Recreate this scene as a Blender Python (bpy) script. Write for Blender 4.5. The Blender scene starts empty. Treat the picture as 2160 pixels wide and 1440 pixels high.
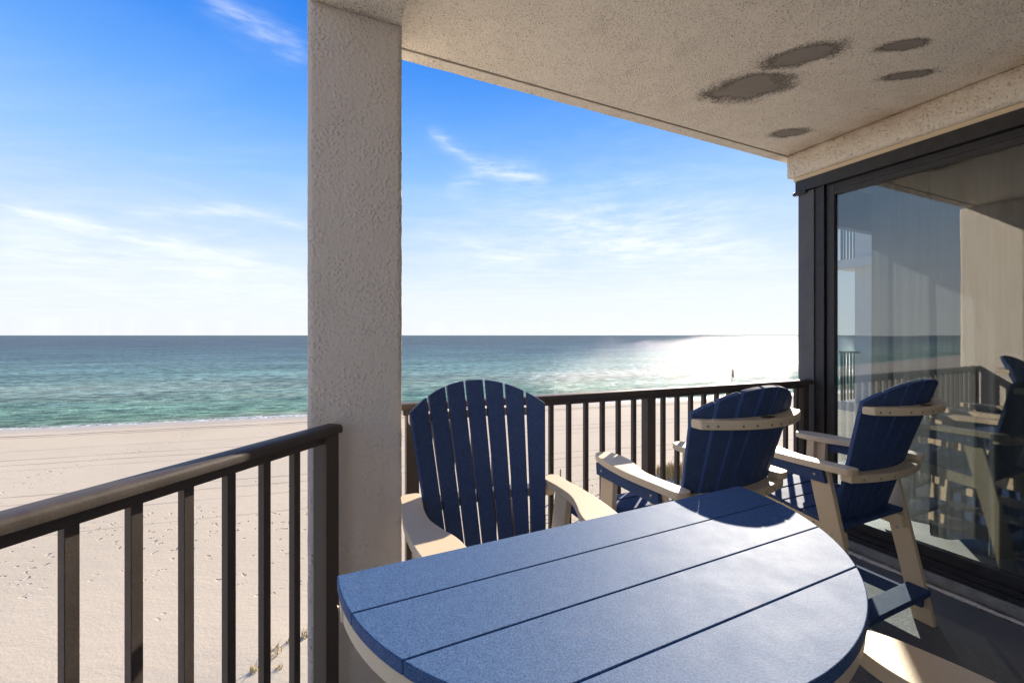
import bpy, bmesh, math, random
from mathutils import Vector, Matrix, noise
random.seed(7)
R = math.radians
S = bpy.context.scene
COL = S.collection

# ------------------------------------------------------------------ camera, sky, sun, exposure
CAM_H = 1.45
cam = bpy.data.cameras.new("camera")
cam.sensor_width = 36.0
cam.lens = 36.0 * 880 / 2160
cam.shift_y = -13.0 / 2160
cam.clip_start = 0.02
cam.clip_end = 120000
cam_o = bpy.data.objects.new("camera", cam)
cam_o.location = (0, 0, CAM_H)
cam_o.rotation_euler = (R(90), 0, 0)
COL.objects.link(cam_o)
S.camera = cam_o

SUN_AZ, SUN_EL = R(31.0), R(24.5)          # azimuth from +Y towards +X
SUN_STRENGTH, SKY_STRENGTH, EXPOSURE = 2.9, 0.10, 1.64
S.render.engine = 'CYCLES'
S.cycles.use_denoising = True
S.cycles.max_bounces = 10
S.cycles.diffuse_bounces = 6
S.cycles.transparent_max_bounces = 24
S.cycles.sample_clamp_indirect = 6.0
S.view_settings.view_transform = 'Standard'
S.view_settings.look = 'None'
S.view_settings.gamma = 1
S.view_settings.exposure = EXPOSURE
S.view_settings.use_curve_mapping = False

sun = bpy.data.lights.new("sun", 'SUN')
sun.energy = SUN_STRENGTH
sun.angle = R(0.5)
sun.color = (1.0, 0.90, 0.76)
sun_o = bpy.data.objects.new("sun", sun)
sdir = Vector((math.sin(SUN_AZ) * math.cos(SUN_EL), math.cos(SUN_AZ) * math.cos(SUN_EL), math.sin(SUN_EL)))
sun_o.rotation_euler = (-sdir).to_track_quat('-Z', 'Y').to_euler()
sun_o.location = sdir * 60
COL.objects.link(sun_o)


class NT:
    """small helper to wire shader nodes"""
    def __init__(self, tree):
        self.t = tree
        tree.nodes.clear()
    def n(self, typ, ins=None, **props):
        nd = self.t.nodes.new(typ)
        for k, v in props.items():
            setattr(nd, k, v)
        for k, v in (ins or {}).items():
            self.set(nd, k, v)
        return nd
    def set(self, nd, k, v):
        s = nd.inputs[k]
        if isinstance(v, bpy.types.NodeSocket):
            self.t.links.new(v, s)
        elif isinstance(v, bpy.types.Node):
            self.t.links.new(v.outputs[0], s)
        else:
            s.default_value = v
    def math(self, op, a, b=0.0, c=0.0, clamp=False):
        nd = self.n('ShaderNodeMath', {0: a, 1: b, 2: c}, operation=op)
        nd.use_clamp = clamp
        return nd.outputs[0]
    def vmath(self, op, a, b=(0, 0, 0)):
        nd = self.n('ShaderNodeVectorMath', {0: a, 1: b}, operation=op)
        return nd.outputs['Value'] if op in ('DOT_PRODUCT', 'LENGTH') else nd.outputs[0]
    def ramp(self, fac, stops, interp='LINEAR'):
        nd = self.n('ShaderNodeValToRGB', {0: fac})
        cr = nd.color_ramp
        cr.interpolation = interp
        while len(cr.elements) < len(stops):
            cr.elements.new(0.5)
        for e, (p, c) in zip(cr.elements, stops):
            e.position = p
            e.color = (c, c, c, 1) if isinstance(c, (int, float)) else (*c, 1)
        return nd.outputs[0]
    def noise(self, vec, scale, detail=4, rough=0.5, dist=0.0):
        return self.n('ShaderNodeTexNoise', {'Vector': vec, 'Scale': scale, 'Detail': detail, 'Roughness': rough, 'Distortion': dist}).outputs[0]
    def mix(self, fac, a, b, mode='MIX'):
        nd = self.n('ShaderNodeMix', data_type='RGBA', blend_type=mode)
        for i, v in ((0, fac), (6, a), (7, b)):
            if isinstance(v, tuple) and len(v) == 3:
                v = (*v, 1)
            self.set(nd, i, v)
        return nd.outputs[2]
    def maprange(self, v, a, b, c=0.0, d=1.0, smooth=False):
        nd = self.n('ShaderNodeMapRange', {0: v, 1: a, 2: b, 3: c, 4: d})
        nd.interpolation_type = 'SMOOTHSTEP' if smooth else 'LINEAR'
        return nd.outputs[0]
    def mapping(self, vec, loc=(0, 0, 0), rot=(0, 0, 0), sc=(1, 1, 1)):
        return self.n('ShaderNodeMapping', {'Vector': vec, 'Location': loc, 'Rotation': rot, 'Scale': sc}).outputs[0]
    def bump(self, h, dist, strength=1.0, normal=None):
        nd = self.n('ShaderNodeBump', {'Height': h, 'Distance': dist, 'Strength': strength})
        if normal is not None:
            self.set(nd, 'Normal', normal)
        return nd.outputs[0]


SKY_STOPS = [(0.0, (0.293, 0.305, 0.322)), (0.09, (0.275, 0.298, 0.328)), (0.19, (0.200, 0.253, 0.328)), (0.32, (0.106, 0.195, 0.332)),
             (0.43, (0.048, 0.138, 0.328)), (0.52, (0.020, 0.098, 0.31)), (0.62, (0.0035, 0.067, 0.285)), (1.0, (0.003, 0.045, 0.21))]
WISPS = [(-54, 11.6, -27, 7.4, 0.55, 0.85), (-52, 8.5, -24, 5.0, 1.6, 0.35), (-43, 12.2, -33, 14.0, 0.45, 0.55), (-35, 14.2, -26, 13.2, 0.5, 0.55),
         (-37, 33.5, -26, 31.0, 0.9, 0.45), (-47, 34.5, -42, 33.0, 0.5, 0.35), (-11, 25.5, -4, 21.6, 0.55, 0.55), (-5, 21.8, 4.5, 20.2, 0.7, 0.75),
         (-4, 20.8, -9, 19.0, 0.8, 0.3), (-13, 14.0, 4, 9.5, 1.1, 0.40), (4, 15.5, 22, 11.0, 1.6, 0.45), (10, 12.0, 34, 9.0, 1.8, 0.45), (-12, 7.5, 6, 11.5, 1.3, 0.3),
         (-8, 15, 34, 8.5, 5.0, 0.34), (-60, 8.5, -22, 5.5, 3.4, 0.38), (8, 17, 30, 13, 3.0, 0.22), (40, 20, 60, 15, 1.0, 0.5), (70, 14, 95, 11, 1.2, 0.5), (-90, 18, -66, 14, 1.2, 0.5), (-75, 30, -58, 26, 1.0, 0.4), (150, 22, 190, 16, 1.5, 0.5)]
W = bpy.data.worlds.new("World")
S.world = W
W.use_nodes = True
w = NT(W.node_tree)
sky = w.n('ShaderNodeTexSky')
sky.sky_type = 'NISHITA'
sky.sun_disc = False
sky.sun_elevation = SUN_EL
sky.sun_rotation = SUN_AZ
sky.altitude = 0
sky.air_density = 1.0
sky.dust_density = 0.3
sky.ozone_density = 2.5
tc = w.n('ShaderNodeTexCoord').outputs['Generated']
sep = w.n('ShaderNodeSeparateXYZ', {0: tc})
dz = sep.outputs[2]
zc = w.math('MAXIMUM', dz, 0.03)
# cirrus: a high thin layer, direction projected on a plane overhead
cx = w.math('DIVIDE', sep.outputs[0], zc)
cy = w.math('DIVIDE', sep.outputs[1], zc)
cv = w.n('ShaderNodeCombineXYZ', {0: cx, 1: cy, 2: 0.0}).outputs[0]
# generic thin veil
m2 = w.mapping(cv, loc=(2.2, 5.1, 0), rot=(0, 0, R(38)), sc=(0.30, 0.8, 1))
veil = w.math('MULTIPLY', w.maprange(w.noise(m2, 1.6, 7, 0.62, 0.8), 0.46, 0.80, 0, 0.34), w.maprange(dz, 0.10, 0.45, 1, 0.15))
# single wisps, each at its own place in the sky: azimuth, elevation of both ends, width, strength
az = w.math('MULTIPLY', w.math('ARCTAN2', sep.outputs[0], sep.outputs[1]), 180 / math.pi)
el = w.math('MULTIPLY', w.math('ARCSINE', dz), 180 / math.pi)
ae = w.n('ShaderNodeCombineXYZ', {0: az, 1: el, 2: 0.0}).outputs[0]
wob = w.math('SUBTRACT', w.noise(w.mapping(ae, sc=(0.10, 0.25, 1)), 1.0, 4, 0.55), 0.5)
wob2 = w.math('SUBTRACT', w.noise(w.mapping(ae, loc=(9, 4, 0), sc=(0.35, 0.9, 1)), 1.0, 6, 0.65), 0.5)
tex = w.maprange(w.noise(w.mapping(ae, rot=(0, 0, R(11)), sc=(0.20, 1.1, 1)), 1.0, 6, 0.65), 0.30, 0.64, 0.10, 1.0)
tot = veil
for (a0, e0, a1, e1, wd, st) in WISPS:
    L_ = math.hypot(a1 - a0, e1 - e0)
    ux, uy = (a1 - a0) / L_, (e1 - e0) / L_
    rel = w.vmath('SUBTRACT', ae, (a0, e0, 0))
    along = w.math('DIVIDE', w.vmath('DOT_PRODUCT', rel, (ux, uy, 0)), L_)
    acr = w.math('ADD', w.vmath('DOT_PRODUCT', rel, (-uy, ux, 0)), w.math('ADD', w.math('MULTIPLY', wob, wd * 2.4), w.math('MULTIPLY', wob2, wd * 2.2)))
    body = w.math('EXPONENT', w.math('MULTIPLY', w.math('POWER', w.math('DIVIDE', w.math('ABSOLUTE', acr), wd * 1.15), 1.2), -1.0))
    ends = w.math('MULTIPLY', w.maprange(along, -0.15, 0.25, 0, 1, True), w.maprange(along, 0.75, 1.15, 1, 0, True))
    one = w.math('MULTIPLY', w.math('MULTIPLY', body, ends), w.math('MULTIPLY', tex, st * 0.8))
    tot = w.math('ADD', tot, one)
cloud = w.math('MULTIPLY', tot, 1.0, clamp=True)
hs = w.n('ShaderNodeHueSaturation', {'Saturation': 1.15, 'Value': SKY_STRENGTH, 'Fac': 1.0, 'Color': sky.outputs[0]})
nis = w.vmath('DIVIDE', hs.outputs[0], w.vmath('ADD', w.vmath('MULTIPLY', hs.outputs[0], (0.9, 0.9, 0.9)), (1, 1, 1)))
# clear marine air: whitish towards the horizon, deep blue overhead
grad = w.ramp(dz, SKY_STOPS)
base = w.mix(0.045, grad, nis)
skyc = w.mix(cloud, base, (0.34, 0.355, 0.375))
bg = w.n('ShaderNodeBackground', {'Color': skyc, 'Strength': 1.0})
w.n('ShaderNodeOutputWorld', {'Surface': bg})

# ------------------------------------------------------------------ directions of the place
g = Vector((-math.sin(R(24)), math.cos(R(24)), 0))        # along the glass door, towards the sea
e = Vector((math.cos(R(24)), math.sin(R(24)), 0))         # along the sea front, to the right
SC = 0.9217                                               # the shell of the balcony, measured against the furniture
C = Vector((2.346, 3.385, 0)) * SC                        # foot of the door corner
CEIL = CAM_H + 1.48 * SC


def zf(z):
    return CAM_H + (z - CAM_H) * SC



SAND, WATER = -7.55, -7.82
sh_t = Vector((0.9642, 0.2651, 0))                        # along the shoreline
sh_n = Vector((-0.2651, 0.9642, 0))                       # out to sea
SHORE = 52.6


def obj(name, me, mats, parent=None, bevel=0.0, seg=2, smooth=False):
    o = bpy.data.objects.new(name, me)
    COL.objects.link(o)
    for m in (mats if isinstance(mats, (list, tuple)) else [mats]):
        me.materials.append(m)
    if parent is not None:
        o.parent = parent
    if bevel:
        b = o.modifiers.new("bevel", 'BEVEL')
        b.width = bevel
        b.segments = seg
        b.limit_method = 'ANGLE'
        b.angle_limit = R(35)
        b.harden_normals = True
        for p in me.polygons:
            p.use_smooth = True
    if smooth:
        for p in me.polygons:
            p.use_smooth = True
    return o


class MB:
    def __init__(self):
        self.v, self.f, self.mi = [], [], []
    def add(self, vs, fs, mi=0):
        k = len(self.v)
        self.v += [tuple(p) for p in vs]
        self.f += [tuple(i + k for i in f) for f in fs]
        self.mi += [mi] * len(fs)
    def obox(self, o, ax, ay, az, mi=0):
        """box from corner o with edge vectors ax, ay, az"""
        o, ax, ay, az = map(Vector, (o, ax, ay, az))
        vs = [o, o + ax, o + ax + ay, o + ay, o + az, o + ax + az, o + ax + ay + az, o + ay + az]
        fs = [(0, 3, 2, 1), (4, 5, 6, 7), (0, 1, 5, 4), (1, 2, 6, 5), (2, 3, 7, 6), (3, 0, 4, 7)]
        if ax.cross(ay).dot(az) < 0:
            fs = [f[::-1] for f in fs]
        self.add(vs, fs, mi)
    def box(self, x0, x1, y0, y1, z0, z1, mi=0):
        self.obox((x0, y0, z0), (x1 - x0, 0, 0), (0, y1 - y0, 0), (0, 0, z1 - z0), mi)
    def prism(self, pts, d, mi=0):
        """closed polygon of 3-D points extruded by vector d"""
        n = len(pts)
        pts = [Vector(p) for p in pts]
        d = Vector(d)
        nrm = Vector((0, 0, 0))
        for i in range(n):
            nrm += pts[i].cross(pts[(i + 1) % n])
        if nrm.dot(d) < 0:
            pts = pts[::-1]
        vs = pts + [p + d for p in pts]
        fs = [tuple(range(n))[::-1], tuple(range(n, 2 * n))]
        fs += [(i, (i + 1) % n, n + (i + 1) % n, n + i) for i in range(n)]
        self.add(vs, fs, mi)
    def disc(self, c, nrm, r, h, mi=0, seg=10, ry=None, up=(0, 0, 1)):
        nrm = Vector(nrm).normalized()
        a = nrm.cross(Vector(up))
        if a.length < 1e-4:
            a = nrm.cross(Vector((1, 0, 0)))
        a.normalize()
        b = nrm.cross(a)
        ry = ry or r
        self.prism([Vector(c) + a * r * math.cos(2 * math.pi * i / seg) + b * ry * math.sin(2 * math.pi * i / seg) for i in range(seg)], nrm * h, mi)
    def dome(self, c, nrm, r, mi=1, seg=8):
        """low screw head, flush at its rim"""
        nrm = Vector(nrm).normalized()
        a = nrm.cross(Vector((0, 0, 1)))
        if a.length < 1e-4:
            a = Vector((1, 0, 0))
        a.normalize()
        b = nrm.cross(a)
        c = Vector(c) + nrm * 0.0004
        ring = lambda q, h: [c + nrm * h + (a * math.cos(2 * math.pi * i / seg) + b * math.sin(2 * math.pi * i / seg)) * q for i in range(seg)]
        vs = ring(r, 0) + ring(r * 0.55, r * 0.2)
        fs = [(i, (i + 1) % seg, seg + (i + 1) % seg, seg + i) for i in range(seg)] + [tuple(range(seg, 2 * seg))]
        self.add(vs, fs, mi)
    def tube(self, p0, p1, r0, r1, seg=8, mi=0):
        p0, p1 = Vector(p0), Vector(p1)
        d = (p1 - p0).normalized()
        a = d.cross(Vector((0, 0, 1)))
        if a.length < 1e-3:
            a = Vector((1, 0, 0))
        a.normalize()
        b = d.cross(a)
        ring = lambda p, r: [p + (a * math.cos(2 * math.pi * i / seg) + b * math.sin(2 * math.pi * i / seg)) * r for i in range(seg)]
        vs = ring(p0, r0) + ring(p1, r1)
        fs = [(i, seg + i, seg + (i + 1) % seg, (i + 1) % seg) for i in range(seg)]
        fs += [tuple(range(seg)), tuple(range(seg, 2 * seg))[::-1]]
        self.add(vs, fs, mi)
    def mesh(self, name):
        me = bpy.data.meshes.new(name)
        me.from_pydata(self.v, [], self.f)
        me.polygons.foreach_set('material_index', self.mi)
        me.update()
        return me
    def build(self, name, mats, parent=None, bevel=0.0, seg=2, smooth=False):
        return obj(name, self.mesh(name), mats, parent, bevel, seg, smooth)


def tag(o, label, cat, group=None, kind=None):
    o['label'] = label
    o['category'] = cat
    if group:
        o['group'] = group
    if kind:
        o['kind'] = kind
    return o


def struct(o, label, cat):
    return tag(o, label, cat, kind='structure')


def empty(name, loc=(0, 0, 0), rz=0.0):
    o = bpy.data.objects.new(name, None)
    o.empty_display_size = 0.1
    o.location = loc
    o.rotation_euler = (0, 0, rz)
    COL.objects.link(o)
    return o


def copy_tree(o, parent=None):
    c = o.copy()
    COL.objects.link(c)
    if parent is not None:
        c.parent = parent
    for ch in list(o.children):
        copy_tree(ch, c)
    return c


# ------------------------------------------------------------------ materials
def mat(name):
    m = bpy.data.materials.new(name)
    m.use_nodes = True
    n = NT(m.node_tree)
    return m, n


def finish(n, p):
    n.n('ShaderNodeOutputMaterial', {'Surface': p.outputs[0]})


def world_pos(n):
    return n.n('ShaderNodeNewGeometry').outputs['Position']


def stucco(name, c0, c1, scale=1.0, depth=0.004, patches=None, pores=0.0, stain=None):
    m, n = mat(name)
    P = world_pos(n)
    big = n.noise(P, 1.3, 4, 0.6)
    col = n.mix(n.maprange(big, 0.3, 0.7), c0, c1)
    dirt = n.maprange(n.noise(n.mapping(P, sc=(3.5, 3.5, 0.6)), 1.6, 6, 0.65), 0.56, 0.75, 0, 0.28)
    col = n.mix(dirt, col, tuple(q * 0.62 for q in c0))
    v1 = n.n('ShaderNodeTexVoronoi', {'Vector': n.vmath('ADD', P, n.n('ShaderNodeVectorMath', {0: n.n('ShaderNodeTexNoise', {'Vector': P, 'Scale': 60 * scale, 'Detail': 2}).outputs['Color'], 3: 0.012}, operation='SCALE').outputs[0]), 'Scale': 75 * scale, 'Smoothness': 0.9}, feature='SMOOTH_F1')
    blob = n.maprange(v1.outputs['Distance'], 0.0, 0.55, 1.0, 0.0, True)
    mask = n.maprange(n.noise(P, 7 * scale, 3, 0.6), 0.38, 0.62, 0.42, 1.0, True)
    h1 = n.math('MULTIPLY', blob, mask)
    h2 = n.noise(P, 24 * scale, 5, 0.62)
    h = n.math('ADD', n.math('MULTIPLY', h1, 1.1), n.math('MULTIPLY', h2, 0.7))
    if pores:
        pn = n.noise(P, 110 * scale, 2, 0.5)
        pm = n.maprange(pn, 0.62, 0.70, 0, pores, True)
        col = n.mix(pm, col, (0.16, 0.13, 0.10))
        h = n.math('SUBTRACT', h, n.math('MULTIPLY', pm, 1.2))
    if stain:                                    # rusty band along the wall line (o, direction normal)
        o, nv, wd = stain
        dist = n.math('ABSOLUTE', n.vmath('DOT_PRODUCT', n.vmath('SUBTRACT', P, o), nv))
        sm = n.math('MULTIPLY', n.maprange(dist, 0.02, wd, 1, 0, True), n.maprange(n.noise(P, 2.5, 4, 0.6), 0.35, 0.75))
        col = n.mix(n.math('MULTIPLY', sm, 0.8), col, (0.42, 0.27, 0.14))
    rough = 0.9
    if patches:
        tot = None
        fuzz = n.noise(P, 120, 4, 0.8)
        wob = n.noise(P, 7, 4, 0.6)
        core_t = None
        for (px, py, a, b, rot) in patches:
            px, py, a, b = px * SC, py * SC, a * SC * 0.92, b * SC * 0.92
            q = n.mapping(n.vmath('SUBTRACT', P, (px, py, CEIL)), rot=(0, 0, -rot), sc=(1, 1, 0))
            q = n.vmath('MULTIPLY', q, (1 / a, 1 / b, 0))
            d = n.math('ADD', n.vmath('LENGTH', q), n.math('MULTIPLY', n.math('SUBTRACT', wob, 0.5), 1.5))
            halo = n.maprange(n.math('ADD', d, n.math('MULTIPLY', n.math('SUBTRACT', fuzz, 0.5), 2.4)), 0.98, 1.50, 1, 0)
            core = n.maprange(n.math('ADD', d, n.math('MULTIPLY', n.math('SUBTRACT', n.noise(P, 22, 3, 0.6), 0.5), 0.35)), 0.80, 0.92, 1, 0)
            tot = halo if tot is None else n.math('MAXIMUM', tot, halo)
            core_t = core if core_t is None else n.math('MAXIMUM', core_t, core)
        col = n.mix(n.math('MULTIPLY', tot, 0.86), col, (0.070, 0.056, 0.045))
        smear = n.noise(n.mapping(P, sc=(1, 4, 1)), 6, 4, 0.6)
        col = n.mix(core_t, col, n.mix(smear, (0.235, 0.215, 0.19), (0.33, 0.305, 0.275)))
        h = n.math('MULTIPLY', h, n.math('SUBTRACT', 1.0, n.math('MULTIPLY', core_t, 0.9)))
    nb = n.bump(h, depth)
    p = n.n('ShaderNodeBsdfPrincipled', {'Base Color': col, 'Roughness': rough, 'Normal': nb, 'Specular IOR Level': 0.2})
    finish(n, p)
    return m


def plastic(name, c, c2, rough=0.42, speck=220, amt=0.5, bump=0.0006, spec=0.5, blotch=0.0):
    m, n = mat(name)
    O = n.n('ShaderNodeTexCoord').outputs['Object']
    a = n.noise(O, speck, 3, 0.7)
    b = n.noise(O, speck * 0.22, 3, 0.6)
    f = n.math('MULTIPLY', n.maprange(n.math('ADD', n.math('MULTIPLY', a, 0.82), n.math('MULTIPLY', b, 0.18)), 0.38, 0.64), amt)
    col = n.mix(f, c, c2)
    rr = n.maprange(n.noise(O, 14, 4, 0.6), 0.3, 0.7, rough - 0.02, rough + 0.03)
    if blotch:
        sc = n.maprange(n.noise(O, 5.5, 5, 0.65), 0.62, 0.72, 0, blotch)
        col = n.mix(sc, col, (0.32, 0.34, 0.40))
    p = n.n('ShaderNodeBsdfPrincipled', {'Base Color': col, 'Roughness': rr, 'Specular IOR Level': spec, 'Normal': n.bump(a, bump)})
    finish(n, p)
    return m


def painted(name, c, c2, rough=0.45, scale=30, bump=0.0004):
    m, n = mat(name)
    P = world_pos(n)
    a = n.noise(P, scale, 5, 0.65)
    col = n.mix(n.maprange(a, 0.35, 0.7), c, c2)
    chip = n.maprange(n.noise(P, 95, 4, 0.7), 0.69, 0.72)
    col = n.mix(n.math('MULTIPLY', chip, 0.5), col, tuple(min(0.6, q * 2.4 + 0.02) for q in c2))
    p = n.n('ShaderNodeBsdfPrincipled', {'Base Color': col, 'Roughness': n.maprange(a, 0.3, 0.7, rough - 0.08, rough + 0.12), 'Normal': n.bump(n.math('ADD', n.noise(P, 160, 3, 0.6), n.math('MULTIPLY', a, 2.0)), bump)})
    finish(n, p)
    return m


# ceiling patches: x, y, half sizes, rotation
PATCH = [(1.42, 2.50, 0.21, 0.125, R(-8)), (1.535, 2.21, 0.17, 0.085, R(-22)), (2.00, 2.135, 0.11, 0.040, R(-10)),
         (2.25, 2.38, 0.115, 0.042, R(-14)), (2.03, 3.05, 0.12, 0.060, R(-10))]
M_COL = stucco("column_stucco", (0.76, 0.68, 0.59), (0.81, 0.73, 0.64), 1.0, 0.0030)
M_CEIL = stucco("ceiling_stucco", (0.83, 0.765, 0.66), (0.88, 0.82, 0.715), 1.6, 0.004, PATCH, pores=0.8,
                stain=((2.306 * SC, 3.45 * SC, 0), (-e.x, -e.y, 0), 0.35))
M_BAND = stucco("band_stucco", (0.80, 0.73, 0.61), (0.86, 0.79, 0.675), 0.8, 0.0048, pores=0.4,
                stain=((2.306 * SC, 3.45 * SC, CEIL), (0, 0, 1), 0.16))
M_WALL = stucco("wall_stucco", (0.80, 0.74, 0.65), (0.85, 0.79, 0.70), 1.0, 0.003)
M_CREAM = plastic("cream_plastic", (0.77, 0.62, 0.42), (0.83, 0.69, 0.49), 0.42, 260, 0.5, 0.0003, 0.4)
M_NAVY = plastic("navy_plastic", (0.034, 0.063, 0.155), (0.085, 0.138, 0.285), 0.64, 240, 0.7, 0.0004, 0.20)
M_TOP = plastic("navy_table_plastic", (0.027, 0.072, 0.190), (0.100, 0.200, 0.385), 0.62, 260, 0.75, 0.00035, 0.27, blotch=0.25)
M_RAIL = painted("bronze_rail_paint", (0.064, 0.049, 0.040), (0.086, 0.067, 0.055), 0.57, 14)
M_FRAME = painted("black_frame_paint", (0.022, 0.021, 0.023), (0.042, 0.041, 0.045), 0.45, 18)
M_POST = painted("grey_post_paint", (0.085, 0.083, 0.092), (0.115, 0.112, 0.122), 0.5, 10)
M_SCREW = painted("screw_metal", (0.20, 0.15, 0.10), (0.28, 0.22, 0.16), 0.4, 90)
M_STEEL = painted("steel_screw", (0.45, 0.43, 0.40), (0.55, 0.53, 0.50), 0.35, 90)
M_BADGE = painted("badge_bronze", (0.09, 0.055, 0.015), (0.14, 0.09, 0.03), 0.35, 200)
M_TRIM = painted("grey_trim_paint", (0.22, 0.21, 0.20), (0.34, 0.33, 0.31), 0.7, 22, 0.002)
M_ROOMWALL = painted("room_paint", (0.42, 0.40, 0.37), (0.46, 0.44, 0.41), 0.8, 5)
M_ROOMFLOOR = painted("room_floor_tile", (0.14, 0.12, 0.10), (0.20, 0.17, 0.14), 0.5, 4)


def concrete():
    m, n = mat("painted_concrete")
    P = world_pos(n)
    a = n.noise(P, 1.7, 6, 0.65)
    b = n.noise(P, 70, 4, 0.7)
    col = n.mix(n.maprange(a, 0.3, 0.7), (0.12, 0.122, 0.132), (0.22, 0.212, 0.202))
    col = n.mix(n.maprange(b, 0.55, 0.8), col, (0.28, 0.26, 0.24))
    s = n.maprange(n.noise(P, 4.2, 5, 0.6, 0.6), 0.6, 0.72)
    col = n.mix(n.math('MULTIPLY', s, 0.5), col, (0.30, 0.25, 0.20))
    p = n.n('ShaderNodeBsdfPrincipled', {'Base Color': col, 'Roughness': n.maprange(a, 0.3, 0.7, 0.45, 0.8), 'Normal': n.bump(n.math('ADD', b, n.math('MULTIPLY', a, 2.0)), 0.003)})
    finish(n, p)
    return m


def glass(name, base, tint=(0.80, 0.84, 0.84)):
    m, n = mat(name)
    lw = n.n('ShaderNodeLayerWeight', {'Blend': 0.5}).outputs['Facing']
    f = n.math('ADD', base, n.math('MULTIPLY', n.math('POWER', lw, 4.0), 0.75), clamp=True)
    P = world_pos(n)
    wav = n.bump(n.noise(P, 0.9, 2, 0.4), 0.0015)
    gl = n.n('ShaderNodeBsdfGlossy', {'Color': (1, 1, 1, 1), 'Roughness': 0.003, 'Normal': wav})
    tr = n.n('ShaderNodeBsdfTransparent', {'Color': (*tint, 1)})
    mx = n.n('ShaderNodeMixShader', {0: f, 1: tr.outputs[0], 2: gl.outputs[0]})
    n.n('ShaderNodeOutputMaterial', {'Surface': mx})
    return m


def sheer():
    m, n = mat("sheer_curtain_fabric")
    O = n.n('ShaderNodeTexCoord').outputs['Object']
    weave = n.noise(n.mapping(O, sc=(1, 1, 0.02)), 30, 3, 0.6)
    di = n.n('ShaderNodeBsdfDiffuse', {'Color': n.mix(weave, (0.21, 0.21, 0.215), (0.33, 0.33, 0.335))})
    tl = n.n('ShaderNodeBsdfTranslucent', {'Color': (0.30, 0.30, 0.30, 1)})
    tr = n.n('ShaderNodeBsdfTransparent', {'Color': (1, 1, 1, 1)})
    a = n.n('ShaderNodeMixShader', {0: 0.45, 1: di.outputs[0], 2: tl.outputs[0]})
    b = n.n('ShaderNodeMixShader', {0: n.maprange(weave, 0.3, 0.7, 0.72, 0.9), 1: tr.outputs[0], 2: a.outputs[0]})
    n.n('ShaderNodeOutputMaterial', {'Surface': b})
    return m


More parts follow.
